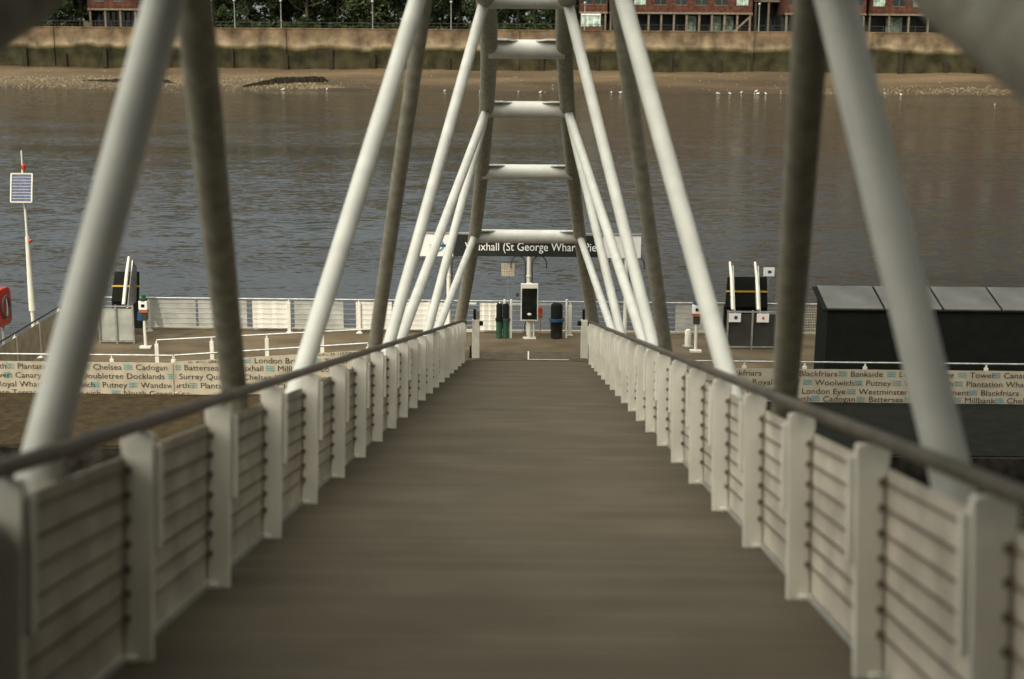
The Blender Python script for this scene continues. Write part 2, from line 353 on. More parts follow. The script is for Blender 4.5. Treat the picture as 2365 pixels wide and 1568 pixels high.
cn_ = thing('added_shade_canopy', (0, -4, 8.45), 'unseen flat canopy added over the top of the gangway to darken its near end', 'canopy')  # unseen roof, added only to dim the near end of the gangway
MB().box(-6, 6, -3, 8.5, 5.2, 5.45).build('roof', 'shadow', cn_)
for x in (-5.5, 5.5): MB().box(x-.15, x+.15, -2.6, -2.3, 0, 5.2).build('column', 'shadow', cn_)
# ------------------------------------------------------------------ the gangway
SL = R(11.0); HN = 1.7
GX = -0.14; XH = 1.61
gw = thing('gangway', (0, -HN*math.sin(SL), CAMZ-HN*math.cos(SL)), 'long sloping white footbridge with arched tube truss running down to the floating pier', 'gangway')
gw.rotation_euler = (-SL, 0, 0)
U0, U1 = -2.2, 38.6
MB().box(GX-XH-.14, GX+XH+.14, U0, U1, -.12, 0).build('deck', 'deck', gw)
bpy.context.view_layer.update(); GI = (Matrix.Translation(gw.location) @ gw.rotation_euler.to_matrix().to_4x4()).inverted()
def gw_build(mb, *a):
    mb.v = [tuple(GI @ Vector(v)) for v in mb.v]; return mb.build(*a)
gw_build(MB().poly([(GX-XH-.02, 37.75, 1.135), (GX-XH-.02, 38.95, 1.108), (GX-XH-.02, 38.95, 1.102), (GX-XH-.02, 37.75, 1.102)], (2*XH+.04, 0, 0)), 'hinged_flap', 'flap', gw)
gw_build(MB().box(GX+.02, GX+1.15, 37.86, 37.90, 1.138, 1.142).box(GX+.02, GX+.06, 37.90, 38.85, 1.112, 1.140), 'painted_line', 'white', gw)
for sg in (-1, 1):
    xe = GX+sg*XH
    MB().bar((xe+sg*.115, U0, .02), (xe+sg*.115, U1, .02), .010, .03).build('kerb_strip', 'kerb', gw)
    MB().bar((xe+sg*.30, U0, -.22), (xe+sg*.30, U1+.3, -.22), .12, .34).build('side_beam', 'tube', gw)
    MB().tube([(xe+sg*.06, U0, 1.10), (xe+sg*.06, U1-.2, 1.10), (xe+sg*.06, U1-.05, 1.04), (xe+sg*.06, U1-.02, .95)], .034, 16).build('handrail', 'rail', gw)
    MB().box(min(xe+sg*.134, xe+sg*.140), max(xe+sg*.134, xe+sg*.140), U0, U1-.1, .03, .95).build('mesh_panel', 'mesh', gw)
    ps = 1.69; u = (6.55 if sg < 0 else 6.42)-5*ps
    us = []
    while u < U1-.3:
        if u > U0: us.append(u)
        u += ps
    for k in range(7):
        z = .20+k*.115
        rb = MB().tube([(xe+sg*.118, U0, z), (xe+sg*.118, U1-.1, z)], .0065, 6)
        for uu in us: rb.tube([(xe+sg*.112, uu-.045, z), (xe+sg*.112, uu-.029, z)], .020, 8)
        rb.build('rod', 'rod', gw)
    for i, uu in enumerate(us):
        p = MB()
        prof = [(0, -.02), (.125, -.02), (.125, .10), (.118, .16), (.118, .88), (.145, .98), (.145, 1.03), (.12, 1.06), (0, 1.06), (-.008, 1.03)]
        pts = [(xe+sg*a, uu-.028, b) for a, b in prof]
        if sg > 0: pts = pts[::-1]
        p.poly(pts[::-1] if sg < 0 else pts, (0, .056, 0)); 
        a, b = sorted((xe+sg*.06, xe+sg*.135)); p.box(a, b, uu-.07, uu+.11, .002, .03)
        po = p.build('post', 'white', gw, bevel=.006)
        a, b = sorted((xe-sg*.035, xe-sg*.010)); MB().box(a, b, uu+.0, uu+.05, .52, 1.0).build('side_plate', 'white', po, bevel=.004)
# truss
XB = 2.05; TX = -.15
def side_x(wv): return XB-.222*wv
T = {-1: (-2.6, .9), 0: (0.3, 1.35), 1: (6.0, 3.27), 2: (14.4, 5.12), 3: (22.3, 6.38), 4: (29.0, 5.53), 5: (35.9, 3.26)}
B = {0: 5.5, 1: 11.4, 2: 18.8, 3: 26.0}
for sg in (-1, 1):
    def P(uu, wv): return Vector((sg*side_x(wv)+TX, uu, wv))
    def cat(pts, n=6):                             # smooth curve through the nodes
        out = []
        for i in range(len(pts)-1):
            p0 = pts[max(i-1, 0)]; p1 = pts[i]; p2 = pts[i+1]; p3 = pts[min(i+2, len(pts)-1)]
            for k in range(n):
                t = k/n; out.append(.5*((2*p1)+(-p0+p2)*t+(2*p0-5*p1+4*p2-p3)*t*t+(-p0+3*p1-3*p2+p3)*t**3))
        return out+[pts[-1]]
    nodes = [P(-2.0, -.2), P(1.5, 1.2), P(4.0, 2.47), P(6.0, 3.27), P(14.4, 5.12), P(22.3, 6.38), P(29.0, 5.53), P(35.9, 3.26), P(39.6, .15)]
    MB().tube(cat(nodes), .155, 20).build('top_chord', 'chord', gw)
    MB().tube([P(-2.6, -.28), P(39.7, -.28)], .16, 18).build('bottom_chord', 'tube', gw)
    for a, b in ((1, 0), (1, 1), (2, 1), (2, 2), (3, 2), (4, 2), (4, 3), (5, 3)):
        MB().tube([P(*T[a]), P(B[b], -.28)], .085, 18).build('truss_diagonal', 'chord' if (a, b) in ((1, 1), (2, 2)) else 'tube', gw)  # down-leaning struts take the colour with underside shade in it
for uu, wv in ((10.2, 4.33), (14.4, 5.12), (18.3, 5.95), (22.3, 6.38), (25.6, 6.16), (29.0, 5.53), (32.5, 4.58), (35.9, 3.26)):
    xx = side_x(wv)
    r = MB().tube([(-xx+TX, uu, wv), (xx+TX, uu, wv)], .17, 22)
    ro = r.build('cross_tube', 'tube', gw)
    for sg in (-1, 1):
        g = MB(); pts = [(sg*(xx-.12), uu-.27, wv+.02), (sg*(xx-.34), uu-.27, wv+.02), (sg*(xx-.52), uu-.13, wv+.02), (sg*(xx-.52), uu+.13, wv+.02), (sg*(xx-.34), uu+.22, wv+.02), (sg*(xx-.12), uu+.22, wv+.02)]
        if sg < 0: pts = pts[::-1]
        g.poly([(a+TX, b, c+.09) for a, b, c in pts], (0, 0, .03)); g.build('gusset_plate', 'tube', ro)

# ------------------------------------------------------------------ pontoon
pt = thing('pontoon', (0, 37, 0), 'long floating pier pontoon with boarded deck and rusty near margin', 'pontoon')
MB().box(-14, 24, -7.4, 4.6, -.9, DZ-.08).build('hull', 'hull', pt)
MB().box(-13.9, 23.9, -2.9, 4.5, DZ-.08, DZ).build('deck', 'pdeck', pt)
MB().box(-13.9, 4, -7.3, -2.91, DZ-.09, DZ-.03).build('margin_plate', 'rust', pt); MB().box(4.01, 23.9, -7.3, -2.91, DZ-.12, DZ-.05).build('shade_margin', 'black', pt)  # right-hand plate is coloured black for the deep shade there
e = MB().box(-14, 24, 4.5, 4.62, DZ-.08, DZ+.06).build('edge_strip', 'cream', pt)

YF, YB = 34.1, 41.15
XL = -13.45
def rails(name, pts, label, cat='railing', h=1.07, mids=0, railm='steel', rad=.024, sp=1.5, postm='white', skip=(), posth=None, group='pier railings'):
    """post and rail run along a 3-d polyline"""
    t = thing(name, pts[0], label, cat, group)
    o = Vector(pts[0]); P3 = [Vector(p)-o for p in pts]
    MB().tube([p+Vector((0, 0, h)) for p in P3], rad, 10).build('rail', railm, t)
    for k in range(mids):
        z = .12+(h-.25)*k/max(1, mids-1)
        MB().tube([p+Vector((0, 0, z)) for p in P3], .006, 5).build('wire', 'steel', t)
    for a, b in zip(P3[:-1], P3[1:]):
        L = (b-a).length; n = max(1, round(L/sp))
        for i in range(n+1):
            p = a.lerp(b, i/n)
            q = MB().bar(p, p+Vector((0, 0, (posth or h)-.10)), .10, .06, up=(0, 1, 0)).bar(p+Vector((0, 0, (posth or h)-.16)), p+Vector((0, 0, (posth or h)-.02)), .04, .04, up=(0, 1, 0))
            q.box(p.x-.09, p.x+.09, p.y-.06, p.y+.06, p.z, p.z+.02)
            q.build('post', postm, t, bevel=.004)
    return t

def banner(parent, top, bot, rows, ws=1.0, size=.20, y=-.07):
    """printed banner on the plane just in front of its railing; top and bot: outline points (x, z) in the
    parent's frame; rows: (baseline z, [(x, word), ...])"""
    def lerp(pts, x):
        for (a, b), (c, d) in zip(pts[:-1], pts[1:]):
            if x <= c: return b+(d-b)*(x-a)/(c-a)
        return pts[-1][1]
    x0, x1 = top[0][0], top[-1][0]; N = 40; b = MB()
    for i in range(N):                            # a little slack between posts
        xa = x0+(x1-x0)*i/N; xb = x0+(x1-x0)*(i+1)/N
        ya = y+.008*math.sin(i*1.9); yb = y+.008*math.sin((i+1)*1.9)
        b.add([(xa, ya, lerp(bot, xa)), (xb, yb, lerp(bot, xb)), (xb, yb, lerp(top, xb)), (xa, ya, lerp(top, xa)), (xa, ya+.006, lerp(bot, xa)), (xb, yb+.006, lerp(bot, xb)), (xb, yb+.006, lerp(top, xb)), (xa, ya+.006, lerp(top, xa))],
              [(0,1,2,3),(7,6,5,4),(3,2,6,7),(1,0,4,5)])
    bo = b.build('banner', 'cream', parent)
    tm = MB(); wm = MB(); fn = lambda x, z: (x, y-.014, z)
    ok = lambda x, z: x0+.02 < x < x1-.02 and lerp(bot, x)+.01 < z < lerp(top, x)-.01
    for z, words in rows:
        for x, wd in words:
            vs, fs, tw = text_geo(wd)
            P = [(x+v.x*size*ws, z+v.y*size) for v in vs]
            fk = [f for f in fs if all(ok(*P[i]) for i in f)]
            used = sorted({i for f in fk for i in f}); ix = {o: n for n, o in enumerate(used)}
            if used: tm.add([fn(*P[i]) for i in used], [tuple(ix[i] for i in f) for f in fk])
            for r3 in range(3):                   # three little waves before the word
                pr = None
                for k in range(13):
                    xx = x-.285+.21*k/12; zc = z+size*(.06+r3*.24)+.009*math.sin(k/12*4*math.pi)
                    if pr and ok(pr[0], pr[1]) and ok(xx, zc+.03):
                        wm.add([fn(pr[0], pr[1]), fn(xx, zc), fn(xx, zc+.02), fn(pr[0], pr[1]+.02)], [(0,1,2,3)])
                    pr = (xx, zc)
    if tm.v: tm.build('lettering', 'ink', bo)
    if wm.v: wm.build('wave_mark', 'aqua', bo)
    return bo

def X_at(xd, yd, Y): return PY(xd, yd, Y).x
_, _, _w = text_geo('Chelsea'); WS = .72/(_w*.20)
# front railing, left straight run, then the rising ramp rail: one banner each
xs = X_at(402, 870, YF)
hf = PY(100, 818, YF).z-DZ
def zf(y, x=200): return PY(x, y, YF).z-DZ
fr = rails('front_railing', [(XL, YF, DZ), (xs, YF, DZ)], 'near pier railing at the left, carrying a sunlit cream banner of pier names', h=hf, sp=1.5)
TXT = {851: [(-92, 'Wandsworth'), (44, 'Plantation Wharf'), (218, 'Chelsea'), (316, 'Cadogan'), (427, 'Battersea'), (540, 'Vauxhall'), (642, 'Millbank'), (741, 'London Eye')],
       871.5: [(-30, 'Tower'), (38, 'Canary Wharf'), (190, 'Doubletree Docklands'), (415, 'Surrey Quays'), (562, 'Chelsea Keys'), (700, 'Cadogan')],
       892: [(-6, 'Royal Wharf'), (133, 'Woolwich'), (237, 'Putney'), (326, 'Wandsworth'), (463, 'Plantation Wharf'), (640, 'Chelsea')],
       911: [(-68, 'Masthouse Terrace'), (140, 'Greenwich'), (285, 'North Greenwich')],
       833: [(374, 'Blackfriars'), (483, 'Bankside'), (589, 'London Bridge'), (750, 'Tower')],
       813.5: [(560, 'Surrey Quays'), (712, 'Westminster')]}
def rows_for(ox, Y=YF):
    return [(zf(y), [(X_at(x, 870, Y)-ox, wd) for x, wd in ws_]) for y, ws_ in TXT.items()]
banner(fr, [(.05, zf(834)), (xs-XL, zf(834))], [(.05, zf(912)), (xs-XL, zf(912))], rows_for(XL), WS)
xr1 = X_at(850, 800, YF)
r1 = rails('ramp_railing', [(xs+.02, YF+.02, DZ), (xr1, YF+.02, DZ+.36)], 'near railing of the side ramp, sloping up behind the front banner to the gangway foot', h=hf, sp=1.5)
oxr = xs+.02
banner(r1, [(.0, zf(832)), (xr1-oxr-.05, zf(801))], [(.0, zf(912)), (xr1-oxr-.05, zf(895))], rows_for(oxr), WS)
r2 = rails('ramp_railing', [tuple(PY(362, 797, YF+1.7))[:2]+(DZ,), (xr1+.05, YF+1.7, DZ+.36)], 'far railing of the side ramp, two steel tubes on stubby white posts', sp=1.5, h=hf)
MB().poly([(xs, YF+.12, DZ), (xr1+.1, YF+.12, DZ), (xr1+.1, YF+.12, DZ+.34)], (0, 1.5, 0)).build('ramp_surface', 'pdeck', None)
tag(bpy.data.objects['ramp_surface'], 'gently sloping boarded side ramp between its two railings on the pier', 'ramp')
# right front railing
xf0 = X_at(1440, 870, YF)
f2 = rails('front_railing', [(xf0, YF, DZ), (23, YF, DZ)], 'near pier railing at the right, carrying a shaded banner of pier names', h=hf, sp=1.5)
TXT = {868: [(1520, 'Westminster'), (1668, 'Blackfriars'), (1842, 'Blackfriars'), (1960, 'Bankside'), (2072, 'London Bridge'), (2235, 'Tower'), (2313, 'Canary Wharf')],
       888.5: [(1600, 'Battersea'), (1735, 'Royal Wharf'), (1880, 'Woolwich'), (1997, 'Putney'), (2085, 'Wandsworth'), (2228, 'Plantation Wharf')],
       908.5: [(1560, 'Surrey Quays'), (1720, 'Tower'), (1850, 'London Eye'), (1982, 'Westminster'), (2125, 'Embankment'), (2263, 'Blackfriars')],
       926: [(1640, 'Putney'), (1760, 'Wandsworth'), (1900, 'Cadogan'), (2005, 'Battersea'), (2115, 'Vauxhall'), (2227, 'Millbank'), (2325, 'Chelsea')]}
zr = [(PY(2000, y, YF).z-DZ, [(X_at(x, 890, YF)-xf0, wd) for x, wd in ws_]) for y, ws_ in TXT.items()]
za, zb_ = PY(2000, 852, YF).z-DZ, PY(2000, 929, YF).z-DZ
banner(f2, [(.05, za), (23-xf0, za)], [(.05, zb_), (23-xf0, zb_)], zr, WS)
# back railing with sheets
br = rails('back_railing', [(XL, YB, DZ), (24, YB, DZ)], 'long river-side pier railing with wires, white sheets and clear panels', mids=6, sp=2.1, h=1.01)
def bx(xd): return X_at(xd, 740, YB)-XL
for a, b, mt, nm in ((345, 452, 'perspex', 'clear_panel'), (458, 570, 'perspex', 'clear_panel'), (583, 672, 'whiteboard', 'white_sheet'), (680, 793, 'perspex', 'clear_panel'), (822, 905, 'whiteboard', 'white_sheet'), (912, 1040, 'whiteboard', 'white_sheet'), (1108, 1148, 'whiteboard', 'white_sheet'), (1560, 1680, 'perspex', 'clear_panel'), (1800, 1900, 'backmesh', 'mesh_sheet')):
    q = MB(); N = 8; xa, xb = bx(a), bx(b)
    for i in range(N):
        p, r_ = xa+(xb-xa)*i/N, xa+(xb-xa)*(i+1)/N; f = (.02 if mt == 'whiteboard' else 0); ya, yb = .05+f*math.sin(i*2.1), .05+f*math.sin((i+1)*2.1)
        q.add([(p, ya, .12), (r_, yb, .12), (r_, yb, .95), (p, ya, .95)], [(0, 1, 2, 3)], True)
    q.build(nm, mt, br)
for a, b in ((1065, 1100), (1178, 1205), (1243, 1275)):
    MB().bar((bx(a), .03, .93), (bx(b), .03, .93), .03, .05).build('panel_edge', 'white', br); MB().bar((bx(a), .03, .1), (bx(b), .03, .1), .03, .06).build('panel_edge', 'white', br)
# left side railing with sunlit mesh
sr = rails('side_railing', [(XL, YF+.05, DZ), (XL, YB, DZ)], 'short railing across the left end of the pier with tan mesh infill', mids=0, sp=1.75, railm='dark')
MB().box(.03, .034, .1, YB-YF-.1, .08, .97).build('mesh_sheet', 'backmesh', sr)

# ------------------------------------------------------------------ things on the pier
# solar mast
p = PZ(80, 797, DZ)
sm = thing('solar_mast', p, 'tall slim white mast with small solar panel on the left end of the pier', 'solar mast')
MB().tube([(0, 0, 0), (0, 0, .12)], .10, 12).tube([(0, 0, .12), (0, 0, 1.0)], .05, 12).tube([(0, 0, 1.0), (0, 0, 1.35), (0, 0, 3.1)], [.085, .085, .055], 14).tube([(0, 0, 3.1), (0, 0, 5.0)], [.035, .033], 12).tube([(0, 0, 5.0), (0, 0, 5.5)], .022, 8).build('pole', 'white', sm)
sp_ = MB().add([(-.29, -.26, 4.12), (.29, -.26, 4.12), (.29, -.07, 4.86), (-.29, -.07, 4.86)], [(0, 1, 2, 3)]); 
fr_ = MB()
for a, b in (((-.29, -.27, 4.11), (.29, -.27, 4.11)), ((.29, -.27, 4.11), (.29, -.08, 4.87)), ((.29, -.08, 4.87), (-.29, -.08, 4.87)), ((-.29, -.08, 4.87), (-.29, -.27, 4.11))): fr_.bar(a, b, .035, .035)
fr_.bar((0, -.0, 4.45), (0, -.17, 4.45), .04, .04)
M['solar'] = mat('solar_cells', (.06, .09, .19), .3, var=.25, scale=14)
po = sp_.build('solar_panel', 'solar', sm); fr_.build('frame', 'white', po)
cl = MB()
for i in range(1, 9):
    z = i/9; cl.bar((-.28, -.268+.19*z, 4.12+.74*z), (.28, -.268+.19*z, 4.12+.74*z), .006, .008)
cl.build('cell_line', 'signwhite', po)
MB().ball((.05, -.05, 5.08), .055).tube([(.05, -.05, 4.98), (.05, -.05, 5.08)], .06, 10).build('red_lamp', 'red', sm)
MB().ball((.10, -.03, 3.0), .05).build('red_lamp', 'red', sm)

# lifebuoy
p = PZ(5, 812, DZ); 
lb = thing('lifebuoy_station', (XL-.45, 36.3, DZ), 'red lifebuoy housing with grey ring standing at the left end of the pier', 'lifebuoy', rz=R(86))
MB().tube([(0, .0, 0), (0, .0, 1.25)], .04, 10).box(-.12, .12, -.1, .1, 0, .02).build('pole', 'steel', lb)
h = MB(); pts = []
for k in range(24):
    t = 2*math.pi*k/24; c, s_ = math.cos(t), math.sin(t)
    pts.append((.40*math.copysign(abs(c)**.45, c), -.10, 1.68+.50*math.copysign(abs(s_)**.45, s_)))
h.poly(pts[::-1], (0, .2, 0)).build('housing', 'red', lb, bevel=.02)
rg = [(.22*math.cos(2*math.pi*k/28), -.12, 1.68+.27*math.sin(2*math.pi*k/28)) for k in range(29)]
MB().tube(rg, .045, 8).build('ring', 'greybuoy', lb)
MB().tube([(.02, -.13, 1.36), (.0, -.16, 1.66), (.02, -.13, 1.98)], .018, 6).build('rope', 'signwhite', lb)

# boarding gates
def gate(xl, xr, yt, yb, label, signs, poles, whitebox):
    p0 = PZ(xl, yb, DZ); Yg = p0.y; W = PZ(xr, yb, DZ).x-p0.x
    t = thing('boarding_gate', p0, label, 'gate', 'raised boarding ramps on the river side')
    MB().box(0, W*.5-.01, 0, .05, .08, 1.0).box(W*.5+.01, W, 0, .05, .08, 1.0).build('gate_leaf', 'gategrey' if whitebox else 'dark', t, bevel=.005)
    f = MB()
    for x in (0, W*.5, W): f.bar((x, -.03, .0), (x, -.03, 1.12), .05, .05, up=(0, 1, 0))
    f.bar((0, -.03, 1.08), (W, -.03, 1.08), .04, .04); f.bar((0, -.03, .06), (W, -.03, .06), .04, .04)
    f.build('gate_frame', 'steel', t)
    rp = MB().add([(.05, 1.05, 1.0), (W-.1, 1.05, 1.0), (W-.12, 1.3, 1.85), (.12, 1.3, 1.85)], [(0, 1, 2, 3)]).box(.05, W-.1, 1.1, 1.35, .2, 1.0).build('raised_ramp', 'black', t)
    MB().bar((.06, 1.13, 1.45), (W-.1, 1.13, 1.45), .01, .05).build('yellow_stripe', 'yellow', rp)
    for a in poles:
        x = W*a
        MB().tube([(x, .05, 1.12), (x+.02*(1 if a > .5 else -1)*0, .55, 1.95), (x-.02, .9, 2.35)], [.05, .05, .035], 12).build('slanted_pole', 'white', t)
        MB().poly([(x+.06, .15, 1.0), (x+.06, .9, 2.25), (x+.06, 1.25, 2.0), (x+.06, 1.3, 1.0)], (.03, 0, 0)).build('side_plate', 'steel', t)
    for a, col in signs:
        x = W*a; so = MB().box(x-.17, x+.17, -.12, -.10, .80, 1.05).build('notice', 'signwhite', t)
        if col == 'blue': MB().ball((x+.03, -.125, .93), .055, sc=(1, .1, 1)).build('notice_mark', 'blue', so)
        else: MB().poly([(x-.04, -.122, .89), (x+.06, -.122, .89), (x+.01, -.122, .98)], (0, -.004, 0)).build('notice_mark', 'red', so)
    return t
gate(233, 312, 612, 792, 'raised boarding ramp with pale gate and yellow stripe at the left', [], (.72,), True)
gate(1678, 1790, 620, 805, 'raised boarding ramp with dark gate and two white notices at the right', ((.13, 'blue'), (.70, 'red')), (.10, .62), False)

# card reader posts
def reader(xd, yd, label, cap, blue=True):
    p = PZ(xd, yd, DZ)
    t = thing('card_reader', p, label, 'card reader', 'card readers on poles')
    MB().box(-.16, .16, -.1, .1, 0, .05).tube([(0, 0, .05), (0, 0, .85)], .045, 12).build('pole', 'white', t)
    MB().box(-.09, .09, -.07, .12, .80, 1.10).build('body', 'dark', t, bevel=.02)
    MB().box(-.125, .125, -.10, .10, 1.10, 1.36).build('reader_head', 'signwhite', t, bevel=.02)
    MB().box(-.12, .12, -.095, .10, 1.03, 1.095).build('base_band', 'orange', t)
    MB().tube([(0, 0, 1.36), (0, 0, 1.43)], .12, 14).tube([(0, 0, 1.43), (0, 0, 1.52)], .06, 10).build('cap', cap, t)
    MB().box(-.05, .05, -.106, -.10, 1.18, 1.27).build('screen', 'screen', t)
    if blue: MB().bar((-.13, -.06, .80), (-.09, -.06, 1.05), .03, .13).build('leaflet_holder', 'blue', t)
    return t
reader(337, 803, 'white card reader on pole beside the left boarding gate, blue leaflet holder on its side', 'green')
reader(1606, 812, 'card reader on pole with bright blue cap, right of the gangway foot', 'blue', False)

# shelter at right
sx0 = PY(1912, 712, 35.0).x
zt = PY(1912, 712, 35.0).z
sh = thing('waiting_shelter', (sx0, 35.0, DZ), 'long black walled waiting shelter with grey roof panels behind the right banner', 'shelter')
H = zt-DZ
MB().poly([(0, 0, 0), (0, 0, H-.06), (0, 1.35, H+.24), (0, 1.35, 0)][::-1], (13, 0, 0)).build('wall', 'black', sh)
MB().poly([(-.14, -.05, H-.055), (-.14, -.05, H-.02), (-.14, 1.4, H+.29), (-.14, 1.4, H+.25)][::-1], (13.3, 0, 0)).build('roof_frame', 'black', sh)
for i in range(9):
    MB().poly([(0, -.02, H-.012), (0, -.02, H+.012), (0, 1.38, H+.325), (0, 1.38, H+.30)][::-1], (1.40, 0, 0)).build('roof_panel', 'roof', sh).location = (-.02+i*1.46, 0, 0)

# pier name sign
def sz(y): return PY(1220, y, YB).z
xa, xb = X_at(967, 568, YB), X_at(1480, 568, YB)
z0, z1 = sz(592), sz(544)
sg_ = thing('pier_name_sign', ((xa+xb)/2, YB, DZ), 'long black and white name sign of the pier above its river railing', 'sign')
cx = (xa+xb)/2
xm0, xm1 = X_at(1047, 568, YB)-cx, X_at(1392, 568, YB)-cx
bd = MB().box(xm0, xm1, -.05, .05, z0-DZ, z1-DZ).build('black_board', 'signblack', sg_)
MB().box(xa-cx, xm0-.003, -.06, .06, z0-DZ-.01, z1-DZ+.03).build('white_board', 'signwhite', sg_)
MB().box(xm1+.003, xb-cx, -.06, .06, z0-DZ-.01, z1-DZ+.03).build('white_board', 'signwhite', sg_)
MB().box(xa-cx-.05, xb-cx+.02, -.08, .08, z1-DZ+.035, z1-DZ+.075).build('top_trim', 'steel', sg_)
tm = MB(); Ht = z1-z0
vs, fs, tw = text_geo('Vauxhall (St George Wharf) Pier')
want = X_at(1387, 568, YB)-X_at(1074, 568, YB); sz_ = .35
put_text(tm, 'Vauxhall (St George Wharf) Pier', X_at(1074, 568, YB)-cx, z0-DZ+Ht*.28, sz_, lambda x, z: (x, -.054, z), want/(tw*sz_))
tm.build('lettering', 'signwhite', bd)
rc = MB(); lx0 = X_at(1012, 570, YB)-cx; zc = (z0+z1)/2-DZ
for k in range(24):
    t0, t1 = 2*math.pi*k/24, 2*math.pi*(k+1)/24
    rc.add([(lx0+r_*math.cos(t), -.064, zc+r_*math.sin(t)) for r_, t in ((.13, t0), (.19, t0), (.19, t1), (.13, t1))], [(0, 1, 2, 3)])
rc.build('ring_emblem', 'aqua', sg_); MB().box(lx0-.24, lx0+.24, -.07, -.066, zc-.035, zc+.035).build('emblem_bar', 'blue', sg_)
for xd in (1036, 1221, 1446):
    x = X_at(xd, 640, YB)-cx
    MB().tube([(x, 0, 0), (x, 0, z0-DZ)], .06, 14).tube([(x, 0, 1.75), (x, 0, 1.79)], .08, 12).build('sign_post', 'white', sg_)
    for s2 in (-1, 1):                           # bent tubes curling off each post
        pts = [(x+s2*.10, -.03, 1.55)]+[(x+s2*(.10+.21*(1-math.cos(t))), -.03, 2.15+.22*math.sin(t)) for t in [math.pi*k/10 for k in range(11)]]+[(x+s2*.52, -.03, 2.0)]
        MB().tube(pts, .020, 8).build('bent_tube', 'dark', sg_)

# display monitor on its pole
p = PZ(1222, 783, DZ); Ym = p.y
mo = thing('departure_display', p, 'tall dark departure screen in pale frame at the centre of the pier', 'display')
zm0, zm1 = PY(1222, 740, Ym).z-DZ, PY(1222, 655, Ym).z-DZ
mw = (X_at(1243, 700, Ym)-X_at(1203, 700, Ym))/2
MB().tube([(0, .12, 0), (0, .12, zm1)], .07, 14).tube([(.13, .12, 0), (.13, .12, zm0)], .03, 10).box(-.18, .2, -.0, .24, 0, .02).build('pole', 'white', mo)
mf = MB().box(-mw, mw, -.06, .06, zm0, zm1).build('frame', 'white', mo, bevel=.01)
MB().box(-mw+.03, mw-.03, -.066, -.061, zm0+.04, zm1-.13).build('screen', 'screen', mf)
MB().ball((.0, -.07, zm0+.2), .06, sc=(1.1, .1, .6)).build('bright_icon', 'signwhite', mf)
MB().tube([(-mw-.1, .0, zm1-.38), (-mw-.1, .0, zm1-.28)], .045, 10).build('sensor', 'dark', mo)
MB().tube([(-.12, .1, .1), (-.14, .08, .35), (-.09, .08, .55)], .015, 6).build('cable', 'dark', mo)
p = PY(1173, 622, YB)
n_ = thing('hanging_notice', (p.x, YB-.02, DZ), 'small pale square notice on a thin stake left of the departure screen', 'notice')
MB().box(-.19, .19, -.012, .012, PY(1173, 637, YB).z-DZ, PY(1173, 608, YB).z-DZ).build('board', 'backmesh', n_)
MB().tube([(.0, .03, 0), (.0, .03, PY(1173, 637, YB).z-DZ)], .009, 6).build('stake', 'steel', n_)
hz = [PY(1248, y, YB-.1).z-DZ for y in (735, 723, 711)]; p = PY(1248, 735, YB-.1)
hs = thing('hazard_plate', (p.x, YB-.1, DZ), 'small red over orange warning plate just right of the departure screen', 'warning plate')
MB().box(-.06, .06, 0, .01, hz[0], hz[1]).tube([(0, .02, 0), (0, .02, hz[1])], .01, 6).build('orange_half', 'orange', hs); MB().box(-.06, .06, -.001, .012, hz[1]+.002, hz[2]).build('red_half', 'red', hs)

# bins
def litter_bin(xd, label, body, rim, slim):
    p = PZ(xd, 781, DZ); t = thing('litter_bin', p, label, 'bin', 'bins at the back of the pier')
    wd = .10 if slim else .19
    MB().tube([(0, 0, .02), (0, 0, .52)], [wd*.85, wd], 16).build('body', body, t)
    MB().tube([(0, 0, .52), (0, 0, .60)], wd*1.18, 16).build('rim', rim, t)
    MB().tube([(0, 0, .60), (0, 0, .98), (0, 0, 1.03)], [wd*.9, wd*.92, wd*.7], 16).build('hood', 'black', t)
    MB().tube([(wd*1.5, .05, 0), (wd*1.5, .05, 1.15)], .035, 10).build('side_post', 'white', t)
    return t
litter_bin(1153, 'slim bin with green body left of the departure screen', 'green', 'black', True)
litter_bin(1168, 'slim green bin standing right against the white panel post', 'green', 'dark', True)
litter_bin(1285, 'wide black bin with blue rim right of the departure screen', 'hull', 'blue', False)

# gate posts at the gangway foot
for xd, sg, lab in ((1099, -1, 'white gate post with black latch at the left of the gangway foot'), (1349, 1, 'white gate post with black latch at the right of the gangway foot')):
    p = PZ(xd, 828, DZ)
    t = thing('gate_post', p, lab, 'gate post', 'gate posts at the gangway foot')
    MB().box(-.10, .10, -.06, .06, 0, 1.10).build('post', 'white', t, bevel=.01)
    MB().box(-.07, .0, -.05, .05, 1.10, 1.38).build('latch_box', 'black', t)
    MB().box(.0, .1, -.04, .06, 1.10, 1.36).build('reader', 'steel', t)
    MB().tube([(-sg*.10, -.03, 1.0), (-sg*.20, -.03, 1.0)], .065, 12).build('knob', 'black', t)
    MB().box(*(sorted((sg*.13, sg*.17))), -.06, .06, 0, .35).build('hinge_block', 'black', t)

# mooring pile-like steel items at the right of the gangway foot: short white bollard and blue direction sign
p = PZ(1588, 800, DZ); bo = thing('bollard', p, 'short white bollard between the gangway foot and the right boarding gate', 'bollard')
MB().tube([(0, 0, 0), (0, 0, .45), (0, 0, .50)], [.09, .09, .06], 14).build('shaft', 'white', bo); MB().box(-.14, .14, -.14, .14, 0, .02).build('base', 'steel', bo)
p = PY(1776, 628, YB); ds = thing('direction_sign', (p.x, YB+.02, DZ), 'small pale sign with a blue mark on a thin pole right of the boarding gates', 'sign')
zz = p.z-DZ
MB().tube([(0, .02, 0), (0, .02, zz+.05)], .015, 8).build('pole', 'steel', ds); b_ = MB().box(-.16, .16, -.01, .01, zz-.13, zz+.13).build('board', 'signwhite', ds)
MB().ball((0.02, -.014, zz), .06, sc=(1, .1, .8)).build('blue_mark', 'blue', b_)

